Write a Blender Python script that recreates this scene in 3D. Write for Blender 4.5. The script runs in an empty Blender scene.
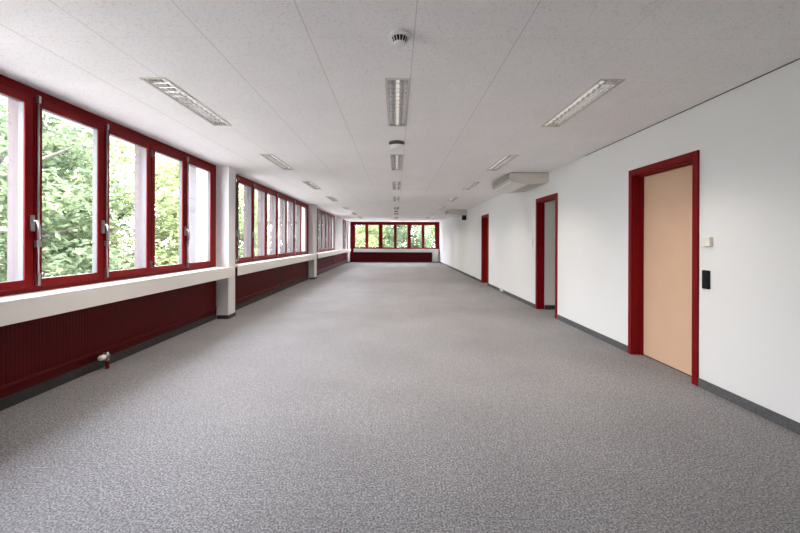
import bpy, math, random
from mathutils import Vector
random.seed(7)
S = bpy.context.scene
C = S.collection
PI = math.pi
H = 2.56            # ceiling height
XL, XR = -2.99, 2.75
YN, YF = -1.5, 24.4

# ------------------------------------------------------------------ materials
def mat(name, col, rough=0.6, metal=0.0, noise=None, bump=None, spec=0.5):
    m = bpy.data.materials.new(name); m.use_nodes = True
    nt = m.node_tree; b = nt.nodes['Principled BSDF']
    b.inputs['Base Color'].default_value = (*col, 1)
    b.inputs['Roughness'].default_value = rough
    b.inputs['Metallic'].default_value = metal
    b.inputs['Specular IOR Level'].default_value = spec
    geo = None
    if noise or bump:
        geo = nt.nodes.new('ShaderNodeTexCoord')
    if noise:
        sc, amt = noise
        n = nt.nodes.new('ShaderNodeTexNoise'); n.inputs['Scale'].default_value = sc
        n.inputs['Detail'].default_value = 4
        nt.links.new(geo.outputs['Object'], n.inputs['Vector'])
        r = nt.nodes.new('ShaderNodeMapRange')
        r.inputs['From Min'].default_value = .3; r.inputs['From Max'].default_value = .7
        r.inputs['To Min'].default_value = 1-amt; r.inputs['To Max'].default_value = 1+amt
        nt.links.new(n.outputs['Fac'], r.inputs['Value'])
        v = nt.nodes.new('ShaderNodeVectorMath'); v.operation = 'SCALE'
        v.inputs[0].default_value = col
        nt.links.new(r.outputs['Result'], v.inputs['Scale'])
        nt.links.new(v.outputs['Vector'], b.inputs['Base Color'])
    if bump:
        sc, st, d = bump
        n = nt.nodes.new('ShaderNodeTexNoise'); n.inputs['Scale'].default_value = sc
        n.inputs['Detail'].default_value = 3
        nt.links.new(geo.outputs['Object'], n.inputs['Vector'])
        bp = nt.nodes.new('ShaderNodeBump'); bp.inputs['Strength'].default_value = st
        bp.inputs['Distance'].default_value = d
        nt.links.new(n.outputs['Fac'], bp.inputs['Height'])
        nt.links.new(bp.outputs['Normal'], b.inputs['Normal'])
    return m

M = {}
M['wall'] = mat('white_wall_paint', (.725, .72, .725), .75, noise=(.8, .02), bump=(60, .12, .01), spec=.25)
M['wall_dim'] = mat('dimmed_wall_paint', (.62, .60, .57), .8, noise=(1, .03))  # wall paint toned darker so the vestibule looks dim
M['sill'] = mat('sill_laminate', (.80, .77, .73), .45, noise=(3, .015))
M['red'] = mat('red_paint', (.17, .0045, .0065), .45, noise=(5, .06), spec=.09)
M['darkred'] = mat('shaded_red_paint', (.105, .0045, .006), .5, noise=(9, .08), spec=.12)  # the frames' red paint, darkened to hold the shade under the ledges
M['base'] = mat('grey_carpet_skirting', (.085, .085, .09), .9, noise=(90, .35))
M['baseblack'] = mat('black_skirting', (.028, .026, .026), .8, noise=(60, .3))
M['steel'] = mat('brushed_steel', (.42, .42, .42), .4, 1.0)
M['bead'] = mat('aluminium_glazing_bead', (.11, .11, .115), .5, .2)
M['guide'] = mat('pinkish_blind_guide', (.15, .125, .13), .7, spec=.2)
M['beige'] = mat('beige_door_laminate', (.60, .40, .28), .55, noise=(2.5, .03), spec=.3)
M['plastic'] = mat('cream_plastic', (.72, .69, .62), .45)
M['white'] = mat('white_plastic', (.78, .77, .75), .4)
M['black'] = mat('black_plastic', (.008, .0075, .008), .5, spec=.2)
M['darkgrey'] = mat('dark_grey_plastic', (.10, .095, .095), .6)
M['ac'] = mat('beige_enamel', (.56, .52, .47), .5, noise=(4, .03))
M['acw'] = mat('white_enamel', (.78, .77, .74), .4)
M['acg'] = mat('grille_grey', (.66, .64, .62), .5)
M['lframe'] = mat('lamp_frame_enamel', (.60, .56, .50), .5)
M['alu'] = mat('satin_aluminium', (.82, .82, .83), .22, 1.0)
M['gap'] = mat('dark_shadow_gap', (.02, .02, .02), .9)  # near-black colour in place of the shade in gaps and slots
M['bark'] = mat('tree_bark', (.07, .06, .055), .9, noise=(6, .3))
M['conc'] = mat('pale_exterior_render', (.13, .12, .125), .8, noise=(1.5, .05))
M['house'] = mat('white_facade', (.36, .345, .34), .8, noise=(.5, .06))
M['housewin'] = mat('facade_window_glass', (.06, .07, .08), .15)
M['ground'] = mat('outdoor_paving', (.32, .30, .297), .95, noise=(.6, .12))  # grey kept pale to bounce more daylight onto the ceiling
M['zinc'] = mat('zinc_ledge', (.13, .15, .17), .6)

def glass():
    m = bpy.data.materials.new('window_glass'); m.use_nodes = True
    nt = m.node_tree; nt.nodes.clear()
    o = nt.nodes.new('ShaderNodeOutputMaterial')
    t = nt.nodes.new('ShaderNodeBsdfTransparent'); t.inputs['Color'].default_value = (.95, .97, .96, 1)
    g = nt.nodes.new('ShaderNodeBsdfGlossy'); g.inputs['Roughness'].default_value = .02
    lw = nt.nodes.new('ShaderNodeLayerWeight'); lw.inputs['Blend'].default_value = .5
    p = nt.nodes.new('ShaderNodeMath'); p.operation = 'POWER'; p.inputs[1].default_value = 5
    nt.links.new(lw.outputs['Facing'], p.inputs[0])
    f = nt.nodes.new('ShaderNodeMath'); f.operation = 'MULTIPLY_ADD'; f.inputs[1].default_value = .6; f.inputs[2].default_value = .03
    nt.links.new(p.outputs[0], f.inputs[0])
    x = nt.nodes.new('ShaderNodeMixShader')
    nt.links.new(f.outputs[0], x.inputs['Fac'])
    nt.links.new(t.outputs[0], x.inputs[1]); nt.links.new(g.outputs[0], x.inputs[2])
    nt.links.new(x.outputs[0], o.inputs['Surface'])
    return m
M['glass'] = glass()

def emis(name, col, st):
    m = bpy.data.materials.new(name); m.use_nodes = True
    b = m.node_tree.nodes['Principled BSDF']
    b.inputs['Base Color'].default_value = (*col, 1)
    b.inputs['Emission Color'].default_value = (*col, 1)
    b.inputs['Emission Strength'].default_value = st
    return m
M['tube'] = emis('fluorescent_tube', (1, .93, .84), .8)

def leafmat(name, c1, c2, scale):
    m = bpy.data.materials.new(name); m.use_nodes = True
    nt = m.node_tree; nt.nodes.clear()
    o = nt.nodes.new('ShaderNodeOutputMaterial')
    tc = nt.nodes.new('ShaderNodeTexCoord')
    n = nt.nodes.new('ShaderNodeTexNoise'); n.inputs['Scale'].default_value = scale
    nt.links.new(tc.outputs['Object'], n.inputs['Vector'])
    r = nt.nodes.new('ShaderNodeValToRGB')
    r.color_ramp.elements[0].position = .38; r.color_ramp.elements[0].color = (*c1, 1)
    r.color_ramp.elements[1].position = .62; r.color_ramp.elements[1].color = (*c2, 1)
    nt.links.new(n.outputs['Fac'], r.inputs['Fac'])
    d = nt.nodes.new('ShaderNodeBsdfDiffuse'); t = nt.nodes.new('ShaderNodeBsdfTranslucent')
    nt.links.new(r.outputs['Color'], d.inputs['Color']); nt.links.new(r.outputs['Color'], t.inputs['Color'])
    x = nt.nodes.new('ShaderNodeMixShader'); x.inputs['Fac'].default_value = .5
    nt.links.new(d.outputs[0], x.inputs[1]); nt.links.new(t.outputs[0], x.inputs[2])
    nt.links.new(x.outputs[0], o.inputs['Surface'])
    return m
M['leaf_a'] = leafmat('fresh_green_leaves', (.17, .21, .10), (.25, .29, .15), 1.6)
M['leaf_b'] = leafmat('deep_green_leaves', (.105, .145, .09), (.18, .225, .13), 1.3)
M['leaf_c'] = leafmat('autumn_tinged_leaves', (.17, .20, .10), (.30, .27, .16), 1.1)

def ceiling_mat():
    m = mat('mineral_fibre_ceiling', (.90, .875, .87), .85, spec=.2)
    nt = m.node_tree; b = nt.nodes['Principled BSDF']; L = nt.links.new; N = nt.nodes.new
    g = N('ShaderNodeNewGeometry'); sp = N('ShaderNodeSeparateXYZ'); L(g.outputs['Position'], sp.inputs[0])
    def mth(op, a, bb=None, cl=False):
        n = N('ShaderNodeMath'); n.operation = op; n.use_clamp = cl
        for i, v in enumerate((a, bb)):
            if v is None: continue
            if isinstance(v, (int, float)): n.inputs[i].default_value = v
            else: L(v, n.inputs[i])
        return n.outputs[0]
    def line(c, off, pitch, hw, amt):
        t = mth('DIVIDE', mth('SUBTRACT', c, off), pitch)
        t = mth('SUBTRACT', t, mth('ROUND', t))
        d = mth('MULTIPLY', mth('ABSOLUTE', t), pitch)
        return mth('MULTIPLY', mth('LESS_THAN', d, hw), amt)
    lx = line(sp.outputs['X'], .107, .6435, .0026, .30)
    lx = mth('MULTIPLY', lx, mth('GREATER_THAN', sp.outputs['X'], -2.0))
    lx = mth('MULTIPLY', lx, mth('SUBTRACT', 1, mth('MULTIPLY', mth('GREATER_THAN', sp.outputs['X'], .9), .6)))
    l2 = mth('MULTIPLY', mth('LESS_THAN', mth('ABSOLUTE', mth('ADD', sp.outputs['X'], 2.31)), .003), .35)
    ly = line(sp.outputs['Y'], 2.38, .645, .002, .12)
    lines = mth('MAXIMUM', mth('MAXIMUM', lx, l2), ly)
    n = N('ShaderNodeTexNoise'); n.inputs['Scale'].default_value = 85; n.inputs['Detail'].default_value = 2
    L(g.outputs['Position'], n.inputs['Vector'])
    n2 = N('ShaderNodeTexNoise'); n2.inputs['Scale'].default_value = 2.0; n2.inputs['Detail'].default_value = 2
    L(g.outputs['Position'], n2.inputs['Vector'])
    mr = N('ShaderNodeMapRange'); mr.inputs['From Min'].default_value = .59; mr.inputs['From Max'].default_value = .66
    mr.inputs['To Max'].default_value = .18
    L(n.outputs['Fac'], mr.inputs['Value'])
    big = mth('ADD', mth('MULTIPLY', n2.outputs['Fac'], .10), .95)
    k = mth('MULTIPLY', mth('SUBTRACT', 1, mth('MAXIMUM', lines, mr.outputs['Result'])), big)
    v = N('ShaderNodeVectorMath'); v.operation = 'SCALE'; v.inputs[0].default_value = (.90, .875, .87)
    L(k, v.inputs['Scale']); L(v.outputs['Vector'], b.inputs['Base Color'])
    return m
M['ceil'] = ceiling_mat()

def carpet_mat():
    m = mat('grey_loop_carpet', (.3, .3, .3), .95, spec=.1)
    nt = m.node_tree; b = nt.nodes['Principled BSDF']; L = nt.links.new; N = nt.nodes.new
    g = N('ShaderNodeNewGeometry')
    n = N('ShaderNodeTexNoise'); n.inputs['Scale'].default_value = 95; n.inputs['Detail'].default_value = 3
    n.inputs['Roughness'].default_value = .7
    n2 = N('ShaderNodeTexNoise'); n2.inputs['Scale'].default_value = 22; n2.inputs['Detail'].default_value = 3
    n3 = N('ShaderNodeTexNoise'); n3.inputs['Scale'].default_value = 1.3; n3.inputs['Detail'].default_value = 2
    for q in (n, n2, n3): L(g.outputs['Position'], q.inputs['Vector'])
    r = N('ShaderNodeValToRGB')
    e = r.color_ramp.elements
    e[0].position = .36; e[0].color = (.10, .0985, .103, 1)
    e[1].position = .66; e[1].color = (.40, .39, .405, 1)
    q = e.new(.50); q.color = (.215, .209, .216, 1)
    L(n.outputs['Fac'], r.inputs['Fac'])
    a = N('ShaderNodeMath'); a.operation = 'MULTIPLY_ADD'; a.inputs[1].default_value = .5; a.inputs[2].default_value = .75
    L(n2.outputs['Fac'], a.inputs[0])
    a2 = N('ShaderNodeMath'); a2.operation = 'MULTIPLY_ADD'; a2.inputs[1].default_value = .3; a2.inputs[2].default_value = .85
    L(n3.outputs['Fac'], a2.inputs[0])
    mm = N('ShaderNodeMath'); mm.operation = 'MULTIPLY'; L(a.outputs[0], mm.inputs[0]); L(a2.outputs[0], mm.inputs[1])
    v = N('ShaderNodeVectorMath'); v.operation = 'SCALE'
    L(r.outputs['Color'], v.inputs[0]); L(mm.outputs[0], v.inputs['Scale'])
    L(v.outputs['Vector'], b.inputs['Base Color'])
    bp = N('ShaderNodeBump'); bp.inputs['Strength'].default_value = .5; bp.inputs['Distance'].default_value = .006
    L(n.outputs['Fac'], bp.inputs['Height']); L(bp.outputs['Normal'], b.inputs['Normal'])
    return m
M['carpet'] = carpet_mat()

# ------------------------------------------------------------------ mesh helpers
class MB:
    def __init__(s): s.v = []; s.f = []; s.smooth = []
    def box(s, x0, x1, y0, y1, z0, z1):
        n = len(s.v)
        s.v += [(x, y, z) for x in (x0, x1) for y in (y0, y1) for z in (z0, z1)]
        for q in ((0,1,3,2),(4,6,7,5),(0,4,5,1),(2,3,7,6),(0,2,6,4),(1,5,7,3)):
            s.f.append(tuple(n+i for i in q)); s.smooth.append(False)
        return s
    def prism(s, pts, axis, a, b):
        """pts: 2-D outline; extruded from a to b along axis 'x','y' or 'z'"""
        n = len(s.v); k = len(pts)
        for t in (a, b):
            for p in pts:
                s.v.append({'x': (t, p[0], p[1]), 'y': (p[0], t, p[1]), 'z': (p[0], p[1], t)}[axis])
        s.f.append(tuple(n+i for i in range(k))); s.f.append(tuple(n+k+i for i in reversed(range(k))))
        s.smooth += [False, False]
        for i in range(k):
            j = (i+1) % k
            s.f.append((n+i, n+k+i, n+k+j, n+j)); s.smooth.append(False)
        return s
    def tube(s, pts, rads, seg=12, cap=True, smooth=True):
        pts = [Vector(p) for p in pts]
        if not hasattr(rads, '__len__'): rads = [rads]*len(pts)
        n = len(s.v); prev = None
        for i, p in enumerate(pts):
            d = (pts[min(i+1, len(pts)-1)] - pts[max(i-1, 0)])
            if d.length < 1e-9: d = Vector((0, 0, 1))
            d.normalize()
            if prev is None:
                u = d.cross(Vector((0, 0, 1)) if abs(d.z) < .9 else Vector((1, 0, 0))).normalized()
            else:
                u = (prev - d*prev.dot(d)).normalized()
            prev = u; w = d.cross(u)
            for k in range(seg):
                a = 2*PI*k/seg
                s.v.append(tuple(p + (u*math.cos(a) + w*math.sin(a))*rads[i]))
        for i in range(len(pts)-1):
            for k in range(seg):
                k2 = (k+1) % seg
                s.f.append((n+i*seg+k, n+i*seg+k2, n+(i+1)*seg+k2, n+(i+1)*seg+k)); s.smooth.append(smooth)
        if cap:
            s.f.append(tuple(n+k for k in reversed(range(seg))))
            s.f.append(tuple(n+(len(pts)-1)*seg+k for k in range(seg))); s.smooth += [False, False]
        return s
    def lathe(s, prof, cx, cy, cz, seg=32, axis='z'):
        """prof: list of (radius, height)"""
        pts = []
        n = len(s.v)
        for r, h in prof:
            for k in range(seg):
                a = 2*PI*k/seg; x, y = r*math.cos(a), r*math.sin(a)
                if axis == 'z': s.v.append((cx+x, cy+y, cz+h))
                elif axis == 'y': s.v.append((cx+x, cy+h, cz+y))
                else: s.v.append((cx+h, cy+x, cz+y))
        for i in range(len(prof)-1):
            for k in range(seg):
                k2 = (k+1) % seg
                s.f.append((n+i*seg+k, n+i*seg+k2, n+(i+1)*seg+k2, n+(i+1)*seg+k)); s.smooth.append(True)
        s.f.append(tuple(n+k for k in range(seg))); s.f.append(tuple(n+(len(prof)-1)*seg+k for k in range(seg)))
        s.smooth += [False, False]
        return s
    def ring_yz(s, x0, x1, y0, y1, z0, z1, wl, wr, wb, wt):
        """rectangular frame in the YZ plane with member widths"""
        s.box(x0, x1, y0, y0+wl, z0, z1); s.box(x0, x1, y1-wr, y1, z0, z1)
        s.box(x0, x1, y0+wl, y1-wr, z0, z0+wb); s.box(x0, x1, y0+wl, y1-wr, z1-wt, z1)
        return s
    def ring_xz(s, y0, y1, x0, x1, z0, z1, wl, wr, wb, wt):
        s.box(x0, x0+wl, y0, y1, z0, z1); s.box(x1-wr, x1, y0, y1, z0, z1)
        s.box(x0+wl, x1-wr, y0, y1, z0, z0+wb); s.box(x0+wl, x1-wr, y0, y1, z1-wt, z1)
        return s
    def build(s, name, m, parent=None, bevel=0, loc=None):
        me = bpy.data.meshes.new(name)
        me.from_pydata(s.v, [], s.f); me.update()
        for p, sm in zip(me.polygons, s.smooth): p.use_smooth = sm
        me.materials.append(m)
        import bmesh
        bm = bmesh.new(); bm.from_mesh(me); bmesh.ops.recalc_face_normals(bm, faces=bm.faces); bm.to_mesh(me); bm.free()
        o = bpy.data.objects.new(name, me); C.objects.link(o)
        if loc: o.location = loc
        if parent: o.parent = parent
        if bevel:
            b = o.modifiers.new('bevel', 'BEVEL'); b.width = bevel; b.segments = 2; b.limit_method = 'ANGLE'
        return o

def tag(o, label=None, cat=None, group=None, kind=None):
    if label: o['label'] = label
    if cat: o['category'] = cat
    if group: o['group'] = group
    if kind: o['kind'] = kind
    return o
def empty(name, loc=(0, 0, 0)):
    o = bpy.data.objects.new(name, None); C.objects.link(o); o.location = loc
    o.empty_display_size = .1
    return o
def copy_tree(o, parent=None):
    c = o.copy(); C.objects.link(c)
    if parent: c.parent = parent
    for ch in [x for x in bpy.data.objects if x.parent == o]:
        copy_tree(ch, c)
    return c
def struct(o, label, cat): return tag(o, label, cat, None, 'structure')

# ------------------------------------------------------------------ room shell
struct(MB().box(-3.35, 4.6, YN-.2, YF+.25, -.25, 0).build('floor', M['carpet']),
       'mottled grey loop-pile carpet covering the whole long room', 'floor')
struct(MB().box(-3.50, 4.6, YN-.2, YF+.35, H, H+.35).build('ceiling', M['ceil']),
       'pale speckled mineral ceiling panels with thin straight joints', 'ceiling')
# left wall: parapet below the windows plus solid pieces between the windows
w = MB()
w.box(-3.33, -3.04, YN, YF, 0, .86)
w.box(-3.33, -2.99, YN, -.10, .86, H)
w.box(-3.33, -3.00, 6.42, 7.10, .86, H)
w.box(-3.33, -3.00, 13.20, 13.80, .86, H)
w.box(-3.33, -2.975, 18.80, 21.40, .86, H)
w.box(-3.33, -3.00, 23.00, YF, .86, H)
struct(w.build('wall_left', M['wall']), 'white window-side wall with solid piers between window bands', 'wall')
for a, b, t in ((6.44, 7.08, 'nearest'), (13.22, 13.78, 'second')):
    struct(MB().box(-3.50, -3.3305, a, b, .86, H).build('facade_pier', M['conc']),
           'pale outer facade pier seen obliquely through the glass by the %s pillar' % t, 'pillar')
# right wall with three door openings
D = [(3.49, 4.53), (6.55, 7.54), (11.42, 12.34)]
ins = .062; dh = 2.08
w = MB(); y = YN
for a, b in D:
    w.box(XR, XR+.2, y, a+ins, 0, H); w.box(XR, XR+.2, a+ins, b-ins, dh, H); y = b-ins
w.box(XR, XR+.2, y, YF, 0, H)
struct(w.build('wall_right', M['wall']), 'long plain white wall on the right with three red-framed doorways', 'wall')
struct(MB().box(-3.33, XR+.2, YN-.2, YN, 0, H).build('wall_near', M['wall']), 'white end wall behind the viewpoint', 'wall')
# far wall, red panelled
w = MB()
zt, zb = 2.37, .92
w.box(-3.33, XR+.2, YF, YF+.25, 0, .86)
w.box(-3.33, -2.68, YF, YF+.25, .86, H); w.box(2.55, XR+.2, YF, YF+.25, .86, H)
w.box(-2.68, 2.55, YF, YF+.25, 2.44, H)
struct(w.build('wall_far', M['red']), 'dark red far wall around the row of six windows', 'wall')
# vestibule behind the open second doorway
w = MB()
w.box(2.885, 4.6, 7.472, 7.7, 0, H); w.box(4.5, 4.6, 5.6, 7.472, 0, H); w.box(2.95, 4.6, 5.5, 5.6, 0, H)
struct(w.build('wall_vestibule', M['wall_dim']), 'dim greyish wall seen through the open middle doorway', 'wall')
struct(MB().box(2.886, 4.5, 7.458, 7.472, 0, .08).build('baseboard_vestibule', M['baseblack']),
       'dark skirting at the foot of the wall beyond the open doorway', 'baseboard')
# skirting right
w = MB(); y = YN
for a, b in D:
    w.box(XR-.012, XR, y, a-.002, 0, .077); y = b+.002
w.box(XR-.012, XR, y, YF-.005, 0, .077)
struct(w.build('baseboard_right', M['base']), 'dark grey carpet skirting along the right wall', 'baseboard')
struct(MB().box(-3.04, -3.005, YN, YF, 0, .087).build('baseboard_left', M['baseblack']),
       'black skirting below the red radiators on the window side', 'baseboard')
struct(MB().box(-2.93, XR-.012, YF-.02, YF, 0, .05).build('baseboard_far', M['baseblack']),
       'black skirting at the foot of the red far wall', 'baseboard')
struct(MB().box(XR-.006, XR, YN, 5.6, H-.007, H).build('trim_1', M['base']),  # solid dark strip painting the shade along the ceiling edge
       'dark strip painted in for the shadow gap where the ceiling meets the right wall', 'trim')
struct(MB().box(-3.04, -3.022, YN, 23.2, .087, .20).build('trim_2', M['darkred']),
       'recessed dark red strip under the radiators', 'trim')

# pillars on the window side
def pillar(y0, y1, label, x0=-3.00, xf=-2.80):
    p = MB().box(x0, xf, y0, y1, .0, H).build('pillar', M['wall'], bevel=.004)
    struct(p, label, 'pillar')
    b = MB().box(-2.99, xf+.008, y0-.008, y1+.008, 0, .06).build('skirting', M['baseblack'], p)
pillar(-.42, -.08, 'white square pillar before the nearest window band, behind the viewpoint')
pillar(6.44, 6.71, 'white pillar right of the nearest window band, the closest one')
pillar(13.21, 13.60, 'white pillar between the second and third window bands')
pillar(23.35, 24.39, 'white pillar at the far left corner beside the red end wall', xf=-2.89)

# ------------------------------------------------------------------ windows, left side
def side_window(n, y0, y1, bounds, handles, label, guides):
    z0, z1 = .872, H
    f = MB(); xo, xi = -3.042, XL-.012
    f.box(xo, xi, y0, bounds[0]+.012, z0, z1); f.box(xo, xi, bounds[-1]-.012, y1, z0, z1)
    f.box(xo, xi, bounds[0]+.012, bounds[-1]-.012, z0, z0+.045)
    f.box(xo, xi, bounds[0]+.012, bounds[-1]-.012, z1-.085, z1)
    for b in bounds[1:-1]:
        f.box(xo, xi-.012, b-.03, b+.03, z0+.045, z1-.085)
    o = struct(f.build('window_%d' % n, M['red'], bevel=.003), label, 'window')
    for i in range(len(bounds)-1):
        a, b = bounds[i]+.006, bounds[i+1]-.006
        sz0, sz1 = z0+.038, z1-.072
        s = MB().ring_yz(XL-.006, XL+.008, a, b, sz0, sz1, .070, .070, .070, .075).build('sash', M['red'], o, bevel=.004)
        MB().ring_yz(XL-.050, XL-.0065, a+.058, b-.058, sz0+.058, sz1-.063, .0115, .0115, .0115, .0115).build('glazing_bead', M['bead'], s)
        MB().box(XL-.046, XL-.041, a+.0685, b-.0685, sz0+.0685, sz1-.0735).build('glass_pane', M['glass'], s)
        if i in handles:
            h = MB(); ya = a-.026
            h.box(XL+.008, XL+.020, ya-.018, ya+.018, 1.375, 1.505)
            h.tube([(XL+.02, ya, 1.46), (XL+.055, ya, 1.46)], .010)
            h.tube([(XL+.055, ya-.002, 1.467), (XL+.057, ya+.020, 1.40), (XL+.052, ya+.026, 1.31)], [.011, .010, .008])
            h.build('handle', M['steel'], s)
            r = MB(); yr = a+.022
            r.tube([(XL+.018, yr, sz0+.10), (XL+.018, yr, sz1-.02)], .008, 8)
            r.box(XL+.008, XL+.030, yr-.011, yr+.011, sz1-.045, sz1+.01)
            r.box(XL+.008, XL+.030, yr-.011, yr+.011, sz0+.015, sz0+.115)
            r.box(XL+.008, XL+.034, yr-.026, yr+.016, 1.245, 1.30)
            r.build('espagnolette_rod', M['steel'], s)
        elif handles:
            pass
        if i+1 < len(bounds)-1 and (i+1) not in handles:
            hg = MB()
            for zc in (sz0+.10, sz1-.12):
                hg.tube([(XL+.012, b-.006, zc-.045), (XL+.012, b-.006, zc+.045)], .007, 8)
            hg.build('hinge', M['bead'], s)
        if i and i not in handles:
            hg = MB()
            for zc in (sz0+.10, sz1-.12):
                hg.tube([(XL+.012, a+.006, zc-.045), (XL+.012, a+.006, zc+.045)], .007, 8)
            hg.build('hinge', M['bead'], s)
    for g in guides:
        MB().box(-3.165, -3.048, bounds[g]-.035, bounds[g]+.02, z0, z1-.01).build('blind_guide', M['guide'], o)
    MB().box(-3.46, -3.043, y0, y1, z0-.03, z0+.012).build('outer_sill', M['zinc'], o)
    return o
b1 = [.12+.0] + [3.17-.76*k for k in (3, 2, 1, 0)] + [3.93, 4.69, 5.46, 6.29]
b1 = [.13, .89, 1.65, 2.41, 3.17, 3.93, 4.69, 5.46, 6.27]
side_window(1, -.08, 6.42, b1, (1, 4, 5, 7), 'nearest band of red-framed casement windows on the left', (2, 4, 6))
b2 = [7.22+.812*k for k in range(8)]
side_window(2, 7.10, 13.20, b2, (0, 1, 3, 5), 'second band of seven red-framed windows on the left, past the first pillar', (1, 2, 3, 4, 5, 6))
b3 = [13.90+.79*k for k in range(7)]
side_window(3, 13.80, 18.80, b3, (1, 3, 5), 'third band of narrow red-framed windows on the left, past the second pillar', (1, 2, 3, 4, 5))
b4 = [21.48, 22.20, 22.92]
side_window(4, 21.40, 23.00, b4, (1,), 'small last window on the left near the red end wall', (1,))

# window sills (white ledges)
def sill(y0, y1, label, n):
    s = MB()
    s.box(-3.04, -2.745, y0, y1, .845, .872)
    s.box(-2.765, -2.745, y0, y1, .700, .845)
    o = struct(s.build('trim_%d' % n, M['sill'], bevel=.003), label, 'window sill')
sill(-.08, 6.56, 'white window ledge with deep fascia under the nearest windows', 3)
sill(6.715, 13.34, 'white window ledge with deep fascia under the second window band', 4)
sill(13.605, 23.45, 'white window ledge with deep fascia under the third and last windows', 5)

# radiators
def radiator(y0, y1, label):
    s = MB(); pitch = .034; n = int((y1-y0)/pitch); p = (y1-y0)/n
    xb, xa, xr = -3.038, -2.9985, -2.996
    pts = [(xb, y0)]
    for k in range(n):
        yy = y0+k*p
        pts += [(xa, yy), (xa, yy+p*.30), (xr, yy+p*.42), (xr, yy+p*.88)]
    pts += [(xa, y1), (xb, y1)]
    z0, z1 = .195, .78
    # ribbed skin
    nv = len(s.v)
    for z in (z0, z1):
        for q in pts: s.v.append((q[0], q[1], z))
    k = len(pts)
    for i in range(k-1):
        s.f.append((nv+i, nv+i+1, nv+k+i+1, nv+k+i)); s.smooth.append(False)
    s.f.append((nv, nv+k, nv+2*k-1, nv+k-1)); s.smooth.append(False)
    o = s.build('radiator', M['darkred'])
    tag(o, label, 'radiator', 'red ribbed radiators under the windows')
    MB().prism([(-3.036, .166), (-2.992, .166), (-2.984, .176), (-2.990, .194), (-3.036, .1945)], 'y', y0, y1).build('bottom_rail', M['darkred'], o)
    MB().prism([(-3.036, .7805), (-2.990, .7805), (-2.990, .795), (-3.036, .80)], 'y', y0, y1).build('top_rail', M['darkred'], o)
    return o
radiator(-.05, 6.42, 'long dark red ribbed radiator under the nearest windows')
radiator(6.73, 9.93, 'dark red ribbed radiator right behind the nearest pillar')
rd = radiator(10.07, 13.19, 'dark red ribbed radiator ending at the second pillar')
MB().box(-3.03, -3.0005, 9.933, 10.067, .18, .78).build('gap_shade_block', M['gap'], rd)  # black box added as the shade between the two radiators
radiator(13.62, 18.30, 'dark red ribbed radiator just past the second pillar')
radiator(18.36, 23.33, 'dark red ribbed radiator ending at the far corner pillar')

# radiator valve
v = empty('radiator_valve', (-2.935, 3.92, 0))
tag(v, 'radiator valve with white thermostat knob on a short red pipe at the floor', 'valve')
MB().tube([(0, 0, 0), (0, 0, .085)], .017, 14).tube([(0, -.001, .0), (0, -.001, .012)], .021, 14).build('pipe', M['red'], v)
q = MB().tube([(0, 0, .085), (0, 0, .165)], .014, 12).tube([(0, .02, .130), (0, -.030, .130)], .018, 12)
q.tube([(0, .005, .15), (-.05, .02, .15)], .009, 8).tube([(0, 0, .08), (0, 0, .10)], .021, 6, smooth=False)
q.build('valve_body', M['steel'], v)
MB().lathe([(.014, 0), (.020, -.006), (.026, -.016), (.029, -.036), (.028, -.058), (.021, -.072), (.010, -.077)], 0, -.030, .130, 20, 'y').build('thermostat_knob', M['white'], v)

# ------------------------------------------------------------------ far wall window
f = MB(); y0, y1 = YF-.015, YF+.10
gx = [(354.9, 365.6), (368.0, 379.0), (382.3, 394.2), (396.2, 407.8), (410.8, 421.9), (424.2, 435.2)]
sc = 385/24.4
gl = [((a-396)/sc, (b-396)/sc) for a, b in gx]
f.box(-2.68, 2.55, y0, y1, .862, zb); f.box(-2.68, 2.55, y0, y1, zt, 2.44)
edges = [-2.68] + [v for g in gl for v in g] + [2.55]
for i in range(0, len(edges), 2):
    f.box(edges[i], edges[i+1], y0, y1, zb, zt)
win5 = struct(f.build('window_5', M['red'], bevel=.003), 'row of six red-framed windows in the far end wall', 'window')
for a, b in gl:
    s = MB().ring_xz(YF+.03, YF+.06, a+.0005, b-.0005, zb+.0005, zt-.0005, .022, .022, .022, .022).build('sash', M['bead'], win5)
    MB().box(a+.022, b-.022, YF+.042, YF+.047, zb+.022, zt-.022).build('glass_pane', M['glass'], s)
MB().box(-2.68, 2.55, YF+.10, YF+.35, .83, .87).build('outer_sill', M['zinc'], win5)
# ledge and boxed end
s = MB(); s.box(-2.66, 2.68, YF-.26, YF-.016, .81, .84); s.box(-2.66, 2.68, YF-.26, YF-.24, .64, .81)
s.box(2.29, 2.68, YF-.26, YF-.021, .05, .64)
struct(s.build('trim_6', M['sill'], bevel=.003), 'white ledge under the far windows with boxed right end down to the floor', 'window sill')
rr = MB()
n = 46
for k in range(n):
    x = -2.6+k*(4.86/n); rr.box(x, x+4.86/n*.6, YF-.075, YF-.055, .15, .62)
rr.box(-2.62, 2.28, YF-.055, YF-.02, .13, .64)
tag(rr.build('radiator', M['darkred']), 'dark red ribbed radiator under the white ledge of the end wall', 'radiator', 'red ribbed radiators under the windows')

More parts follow.
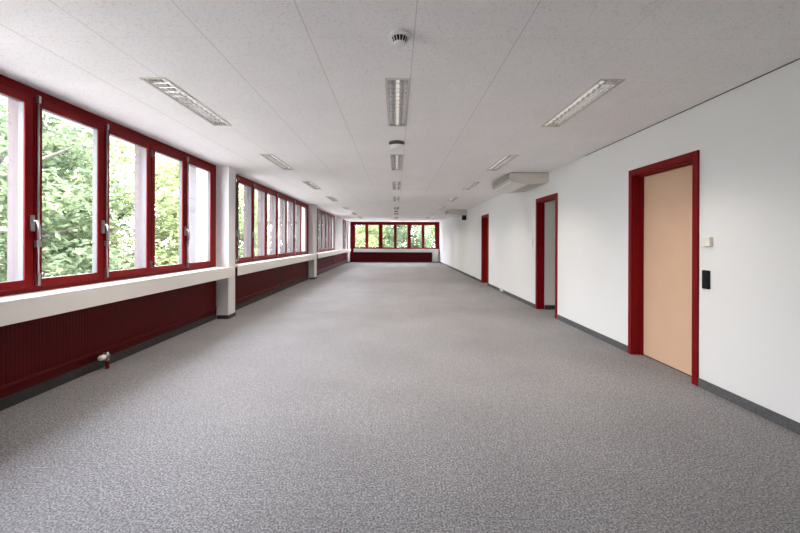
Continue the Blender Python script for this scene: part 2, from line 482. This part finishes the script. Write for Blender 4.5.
# ------------------------------------------------------------------ doors
def door(n, a, b, label, leaf=True, dp=0):
    x0 = XR-.018; c = .065
    f = MB()
    # casing on the wall face plus lining through the wall
    for (p, q) in ((a, a+c), (b-c, b)):
        f.box(x0, XR+.0005, p, q, 0, 2.142)
    f.box(x0, XR+.0005, a+c, b-c, 2.077, 2.142)
    x1 = XR+.13+dp
    f.box(XR, x1, a+.0625, a+.0625+.012, 0, 2.068); f.box(XR, x1, b-.0745, b-.0625, 0, 2.068)
    f.box(XR, x1, a+.0745, b-.0745, 2.066, 2.0785)
    if leaf:      # rebate stop
        f.box(XR+.085+dp, XR+.112+dp, a+.0745, a+.088, 0, 2.066); f.box(XR+.085+dp, XR+.112+dp, b-.088, b-.0745, 0, 2.066)
        f.box(XR+.085+dp, XR+.112+dp, a+.088, b-.088, 2.054, 2.066)
    o = struct(f.build('door_%d' % n, M['red'], bevel=.002), label, 'door')
    if leaf:
        MB().box(XR+.112+dp, XR+.142+dp, a+.0745, b-.0745, .012, 2.066).build('door_leaf', M['beige'], o, bevel=.002)
        MB().box(XR+.118+dp, XR+.135+dp, a+.0745, b-.0745, 0, .011).build('under_leaf_shade', M['gap'], o)  # near-black strip stands for the shade below the leaf
    return o
door(1, *D[0], 'nearest doorway on the right, red frame around a closed beige door leaf')
door(2, *D[1], 'middle doorway on the right, red frame standing open', False)
door(3, *D[2], 'farthest doorway on the right, narrow deep red frame seen edge-on', True, .055)

# ------------------------------------------------------------------ wall fittings
o = empty('room_thermostat', (XR, 3.385, 1.31))
tag(o, 'small cream thermostat box on the wall right of the nearest door', 'thermostat')
MB().box(-.008, 0, -.045, .045, -.038, .038).build('back_plate', M['plastic'], o)
MB().box(-.034, -.008, -.049, .049, -.042, .042).build('housing', M['plastic'], o, bevel=.005)
o = empty('card_reader', (XR, 3.400, .975))
tag(o, 'slim black card reader on the wall beside the nearest door, under the cream box', 'card reader')
MB().box(-.022, 0, -.036, .036, -.082, .082).build('housing', M['black'], o, bevel=.005)
q = MB()
for i in range(4):
    for j in range(3): q.box(-.0245, -.022, -.024+j*.018, -.012+j*.018, -.05+i*.022, -.037+i*.022)
q.build('keypad', M['black'], o)
o = empty('light_switch', (XR, 7.78, 1.285))
tag(o, 'white double switch plate on the wall left of the middle doorway', 'switch')
MB().box(-.010, 0, -.045, .045, -.085, .085).build('plate', M['plastic'], o, bevel=.002)
MB().box(-.018, -.010, -.032, .032, .008, .07).build('rocker', M['white'], o, bevel=.002)
MB().box(-.018, -.010, -.032, .032, -.07, -.008).build('rocker', M['white'], o, bevel=.002)
o = empty('wall_socket', (XR-.012, 9.9, .075))
tag(o, 'small white socket box at the skirting between middle and far doorways', 'socket')
MB().box(-.045, 0, -.075, .075, -.04, .045).build('housing', M['white'], o, bevel=.006)
MB().lathe([(.022, 0), (.022, -.004), (.016, -.005)], -.045, 0, .003, 16, 'x').build('outlet', M['plastic'], o)
o = empty('door_stop', (XR-.012, 13.55, .0))
tag(o, 'small dark grey stub at the skirting beyond the farthest doorway', 'door stop')
MB().box(-.02, 0, -.04, .04, .0, .02).build('foot', M['darkgrey'], o)
MB().lathe([(.03, 0), (.034, -.02), (.030, -.06), (.02, -.07)], 0, 0, .05, 16, 'x').build('bumper', M['darkgrey'], o)
o = empty('loudspeaker', (XR, 15.06, 2.255))
tag(o, 'small black box mounted on the wall under the far air conditioner', 'loudspeaker')
MB().box(-.17, -.02, -.09, .09, -.10, .085).build('cabinet', M['black'], o, bevel=.006)
MB().box(-.02, 0, -.03, .03, -.04, .04).build('bracket', M['darkgrey'], o)

# ------------------------------------------------------------------ air conditioners
def ac(yn, label):
    L = 1.30
    o = empty('air_conditioner', (2.40, yn, H))
    tag(o, label, 'air conditioner', 'ceiling air conditioners on the right wall')
    z = lambda t: t-H
    x = lambda t: t-2.40
    MB().prism([(x(2.10), -.012), (x(2.745), -.012), (x(2.745), z(2.378)), (x(2.38), z(2.345)), (x(2.10), z(2.395)), (x(2.065), z(2.44))], 'y', .012, L-.012).build('casing', M['ac'], o, bevel=.003)
    for y in (0, L-.0115):
        MB().prism([(x(2.055), -.012), (x(2.748), -.012), (x(2.748), z(2.374)), (x(2.378), z(2.338)), (x(2.095), z(2.388)), (x(2.050), z(2.44))], 'y', y, y+.0115).build('side_panel', M['ac'], o, bevel=.002)
    MB().prism([(x(2.085), z(2.404)), (x(2.377), z(2.344)), (x(2.377), z(2.337)), (x(2.09), z(2.386))], 'y', .013, L-.013).build('bottom_panel', M['acw'], o)
    g = MB(); g.box(x(2.072), x(2.099), .03, L-.03, -.10, -.02)
    g.build('outlet_recess', M['darkgrey'], o)
    g = MB()
    for k in range(4):
        zz = -.030-k*.024
        g.prism([(x(2.034), zz-.012), (x(2.070), zz), (x(2.070), zz+.005), (x(2.034), zz-.003)], 'y', .03, L-.03)
    g.box(x(2.045), x(2.07), .012, .03, -.13, -.015); g.box(x(2.045), x(2.07), L-.03, L-.012, -.13, -.015)
    g.build('louver', M['acg'], o)
    MB().box(x(2.12), x(2.74), .05, L-.05, -.012, 0).build('gap_shade_plate', M['gap'], o)  # near-black plate puts shade into the slit below the ceiling
    return o
ac(6.93, 'beige ceiling air conditioner above the middle doorway, the nearer of the two')
ac(14.96, 'beige ceiling air conditioner farther down the right wall, above the black box')

# ------------------------------------------------------------------ ceiling lights
LIGHT_W = 14.5
ldata = bpy.data.lights.new('fluorescent_glow', 'AREA'); ldata.shape = 'RECTANGLE'
ldata.size = .12; ldata.size_y = 1.12; ldata.energy = LIGHT_W; ldata.color = (1, .895, .785); ldata.spread = math.radians(116)
def ceiling_light():
    o = empty('ceiling_light', (0, 0, H))
    hw, L = .0995, 1.22
    f = MB(); t = .018; z0, z1 = -.006, .0
    f.box(-hw, -hw+t, 0, L, z0, z1); f.box(hw-t, hw, 0, L, z0, z1)
    f.box(-hw+t, hw-t, 0, t, z0, z1); f.box(-hw+t, hw-t, L-t, L, z0, z1)
    f.build('frame', M['lframe'], o)
    r = MB()                                   # reflector trough in the ceiling void
    a, b = hw-t, .055
    for s in (-1, 1):
        r.prism([(s*a, 0), (s*(a+.004), 0), (s*(a-.008), .045), (s*(b+.004), .078), (s*b, .074), (s*(a-.012), .043)], 'y', t, L-t)
    r.box(-b, b, t, L-t, .074, .079)
    r.box(-a, a, t-.004, t, 0, .078); r.box(-a, a, L-t, L-t+.004, 0, .078)
    r.build('reflector', M['alu'], o)
    lv = MB(); n = 13
    for k in range(1, n):
        y = t+(L-2*t)*k/n
        lv.prism([(y-.005, .002), (y+.005, .002), (y+.0015, .040), (y-.0015, .040)], 'x', -a+.004, a-.004)
    for q in (-.079, .079): lv.box(q-.0012, q+.0012, t+.002, L-t-.002, .003, .026)
    lv.build('louver', M['alu'], o)
    MB().tube([(0, t+.02, .058), (0, L-t-.02, .058)], .013, 10).build('tube', M['tube'], o)
    l = bpy.data.objects.new('lamp', ldata); C.objects.link(l); l.parent = o
    l.location = (0, L/2, -.010)
    return o
proto = ceiling_light()
rows = [(-1.885, 'window-side row'), (.010, 'centre row'), (1.670, 'door-side row')]
starts = [2.97, 5.55, 8.05, 10.75, 13.95, 16.75, 19.7]
ordn = ['nearest', 'second', 'third', 'fourth', 'fifth', 'sixth', 'farthest']
first = True
for x, rn in rows:
    for i, ys in enumerate(starts):
        o = proto if first else copy_tree(proto)
        first = False
        o.location = (x, ys, H)
        tag(o, '%s recessed louvred ceiling light of the %s' % (ordn[i], rn), 'ceiling light', 'recessed ceiling lights of the ' + rn)

# holes for the lights in the ceiling slab
cut = MB()
for x, rn in rows:
    for ys in starts:
        cut.box(x-.093, x+.093, ys+.005, ys+1.215, H-.05, H+.09)
ce = bpy.data.objects['ceiling']
cut_o = cut.build('cutter', M['ceil'])
md = ce.modifiers.new('holes', 'BOOLEAN'); md.operation = 'DIFFERENCE'; md.object = cut_o; md.solver = 'EXACT'
dg = bpy.context.evaluated_depsgraph_get()
newme = bpy.data.meshes.new_from_object(ce.evaluated_get(dg))
ce.modifiers.clear(); ce.data = newme
bpy.data.objects.remove(cut_o, do_unlink=True)

# smoke detectors
def detector(x, y, r, h, label, dark):
    o = empty('smoke_detector', (x, y, H))
    tag(o, label, 'smoke detector', 'smoke detectors on the ceiling')
    MB().lathe([(r*.98, 0), (r, -.004), (r, -h*.22), (r*.93, -h*.30)], 0, 0, 0, 32).build('base', M['darkgrey'] if dark else M['white'], o)
    MB().lathe([(r*.74, -h*.28), (r*.56, -h*.78)], 0, 0, 0, 24).build('chamber', M['gap'], o)
    g = MB()
    for k in range(16):
        a = 2*PI*k/16
        ca, sa = math.cos(a), math.sin(a)
        g.tube([(r*.88*ca, r*.88*sa, -h*.29), (r*.62*ca, r*.62*sa, -h*.80)], r*.04, 6)
    g.build('rib', M['white'] if not dark else M['darkgrey'], o)
    MB().lathe([(r*.58, -h*.76), (r*.62, -h*.82), (r*.55, -h*.94), (r*.35, -h), (.002, -h*1.02)] if not dark else
               [(r*.98, -h*.50), (r*.99, -h*.60), (r*.85, -h*.80), (r*.5, -h*.96), (.002, -h)], 0, 0, 0, 32).build('cap', M['white'], o)
detector(.018, 2.35, .066, .062, 'white smoke detector in front of the nearest centre light', False)
detector(.005, 4.88, .100, .085, 'wide dark-rimmed detector between the first and second centre lights', True)
detector(.0, 15.75, .08, .09, 'small detector on the ceiling far down the centre row', True)

# ------------------------------------------------------------------ outdoors
struct(MB().box(-70, 60, -30, 90, -4.4, -4.2).build('ground', M['ground']), 'paved ground outside the building far below the windows, made pale to bounce light indoors', 'ground')
def foliage_mesh(name, seed, rx, rz, cz, m, nclump, nleaf, size):
    rnd = random.Random(seed); V = []; F = []
    for c in range(nclump):
        while True:
            p = Vector((rnd.uniform(-1, 1), rnd.uniform(-1, 1), rnd.uniform(-1, 1)))
            if .25 < p.length < 1: break
        lump = 1+.25*math.sin(p.x*5+seed)*math.cos(p.y*4+seed)
        cc = Vector((p.x*rx*lump, p.y*rx*lump, cz+p.z*rz*lump)); cr = rnd.uniform(.35, .75)
        for l in range(nleaf):
            d = Vector((rnd.gauss(0, 1), rnd.gauss(0, 1), rnd.gauss(0, .6)))*cr*.5
            q = cc+d; s = size*rnd.uniform(.6, 1.4)
            u = Vector((rnd.gauss(0, 1), rnd.gauss(0, 1), rnd.gauss(0, .5))).normalized()
            w_ = u.cross(Vector((rnd.gauss(0, 1), rnd.gauss(0, 1), rnd.gauss(0, 1)))).normalized()
            nn = u.cross(w_)*s*.12
            n = len(V)
            V += [tuple(q-u*s*.5), tuple(q+w_*s*.26+nn), tuple(q+u*s*.5), tuple(q-w_*s*.26+nn)]
            F += [(n, n+1, n+2), (n, n+2, n+3)]
    me = bpy.data.meshes.new(name); me.from_pydata(V, [], F); me.update(); me.materials.append(m)
    return me
def trunk_mesh(seed, hgt):
    rnd = random.Random(seed); mb = MB()
    pts = [(rnd.uniform(-.1, .1)*i, rnd.uniform(-.1, .1)*i, hgt*i/5) for i in range(6)]
    mb.tube(pts, [.24, .20, .17, .13, .09, .04], 10)
    for k in range(12):
        i = rnd.randint(2, 4); a = rnd.uniform(0, 2*PI); b = Vector(pts[i])
        e = b+Vector((math.cos(a)*1.9, math.sin(a)*1.9, rnd.uniform(.8, 2)))
        mb.tube([b, (b+e)/2+Vector((0, 0, .2)), e], [.08, .05, .015], 6)
    return mb
protos = []
for k, (mk, rx, rz) in enumerate((('leaf_a', 2.6, 3.0), ('leaf_b', 2.3, 3.4), ('leaf_c', 2.5, 2.8))):
    me = foliage_mesh('foliage', 11+k, rx, rz, 5.6, M[mk], 240, 80, .165)
    tm = trunk_mesh(30+k, 6.8)
    r = tm.build('leafy_tree', M['bark'])
    fo = bpy.data.objects.new('foliage', me); C.objects.link(fo); fo.parent = r
    protos.append(r)
GZ = -4.2
trees = [  # variant, x, y, scale, rot, label
 (0, -8.6, 2.4, .92, .3, 'pale green tree outside the left windows, closest to the building, at the picture edge'),
 (1, -9.9, 9.2, 1.14, 2.0, 'deeper green tree filling the second pane of the nearest left windows'),
 (0, -9.6, 13.4, 1.12, 2.9, 'light green tree filling the third pane of the nearest left windows'),
 (0, -8.4, 18.6, 1.1, 4.1, 'light green tree outside the fourth left pane, just before the closest pillar'),
 (1, -16.5, 17.0, 1.3, 5.2, 'dark green tree farther off on the left, beyond the light green ones'),
 (0, -3.6, 33.0, 1.05, .9, 'pale green tree behind the leftmost panes of the end window'),
 (1, .9, 34.0, 1.05, 3.3, 'dark green tree behind the middle panes of the end window'),
 (0, 3.9, 35.5, 1.0, 5.0, 'light green tree behind the right panes of the end window'),
 (2, -1.4, 38.0, 1.2, 2.2, 'yellowish tree standing behind the pair at the end window'),
]
used = set()
for vi, x, y, scl, rot, lab in trees:
    o = protos[vi] if vi not in used else copy_tree(protos[vi])
    used.add(vi)
    o.location = (x, y, GZ); o.rotation_euler = (0, 0, rot); o.scale = (scl, scl, scl)
    tag(o, lab, 'tree', 'trees outside the windows')

def building(x0, x1, y0, y1, h, label, axis):
    o = MB().box(x0, x1, y0, y1, GZ, h).build('neighbouring_building', M['house'])
    tag(o, label, 'building')
    if axis == 'x':      # windows in the face at x1
        y = y0+1.2
        while y < y1-1.5:
            z = GZ+1
            while z < h-1.6:
                MB().box(x1-.05, x1+.03, y, y+1.1, z, z+1.4).build('window', M['housewin'], o); z += 3.1
            y += 2.9
    else:
        x = x0+.9
        while x < x1-1.2:
            z = GZ+1
            while z < h-1.6:
                MB().box(x, x+.9, y0-.03, y0+.05, z, z+1.4).build('window', M['housewin'], o); z += 3.1
            x += 2.6
    return o
building(-34, -26, 2, 30, 3.4, 'low pale building beyond the trees on the left', 'x')
building(-15.6, -7.2, 40, 52, 11, 'white building seen slantwise through the second window band', 'y')

# ------------------------------------------------------------------ light and camera
w = bpy.data.worlds.new('overcast_sky'); S.world = w; w.use_nodes = True
nt = w.node_tree; bg = nt.nodes['Background']
tc = nt.nodes.new('ShaderNodeTexCoord'); sp = nt.nodes.new('ShaderNodeSeparateXYZ')
nt.links.new(tc.outputs['Generated'], sp.inputs[0])
r = nt.nodes.new('ShaderNodeValToRGB')
r.color_ramp.elements[0].position = .0; r.color_ramp.elements[0].color = (.955, .945, 1, 1)
r.color_ramp.elements[1].position = .9; r.color_ramp.elements[1].color = (.84, .86, 1, 1)
nt.links.new(sp.outputs['Z'], r.inputs['Fac']); nt.links.new(r.outputs['Color'], bg.inputs['Color'])
bg.inputs['Strength'].default_value = 23.0
sd = bpy.data.lights.new('sun', 'SUN'); sd.energy = 34; sd.angle = math.radians(4); sd.color = (1, .95, .86)
so = bpy.data.objects.new('sun', sd); C.objects.link(so)
so.rotation_euler = Vector((.62, -.35, .9)).to_track_quat('Z', 'Y').to_euler()

def portal(x, y, z, sy, sz, rot):
    p = bpy.data.lights.new('window_portal', 'AREA'); p.shape = 'RECTANGLE'; p.size = sy; p.size_y = sz
    p.cycles.is_portal = True
    o = bpy.data.objects.new('window_portal', p); C.objects.link(o); o.location = (x, y, z); o.rotation_euler = rot
for a, b in ((-.08, 6.42), (7.1, 13.2), (13.8, 18.8), (21.4, 23.0)):
    portal(-3.5, (a+b)/2, 1.7, 1.8, b-a, (0, -PI/2, 0))
portal(0, YF+.3, 1.65, 5.3, 1.6, (-PI/2, 0, 0))

cam = bpy.data.cameras.new('camera'); co = bpy.data.objects.new('camera', cam); C.objects.link(co)
cam.sensor_width = 36; cam.lens = 385/800*36
cam.shift_x = 4/800; cam.shift_y = -24.8/800
cam.clip_start = .05; cam.clip_end = 300
co.location = (0, 0, 1.3); co.rotation_euler = (PI/2, -.0035, 0)
S.camera = co
S.view_settings.view_transform = 'Standard'; S.view_settings.look = 'None'
S.view_settings.exposure = 0.1; S.view_settings.gamma = 1; S.view_settings.use_curve_mapping = False
S.cycles.use_denoising = True
S.cycles.max_bounces = 10; S.cycles.diffuse_bounces = 6; S.cycles.transparent_max_bounces = 12
S.cycles.sample_clamp_indirect = 8
S.cycles.caustics_reflective = False; S.cycles.caustics_refractive = False
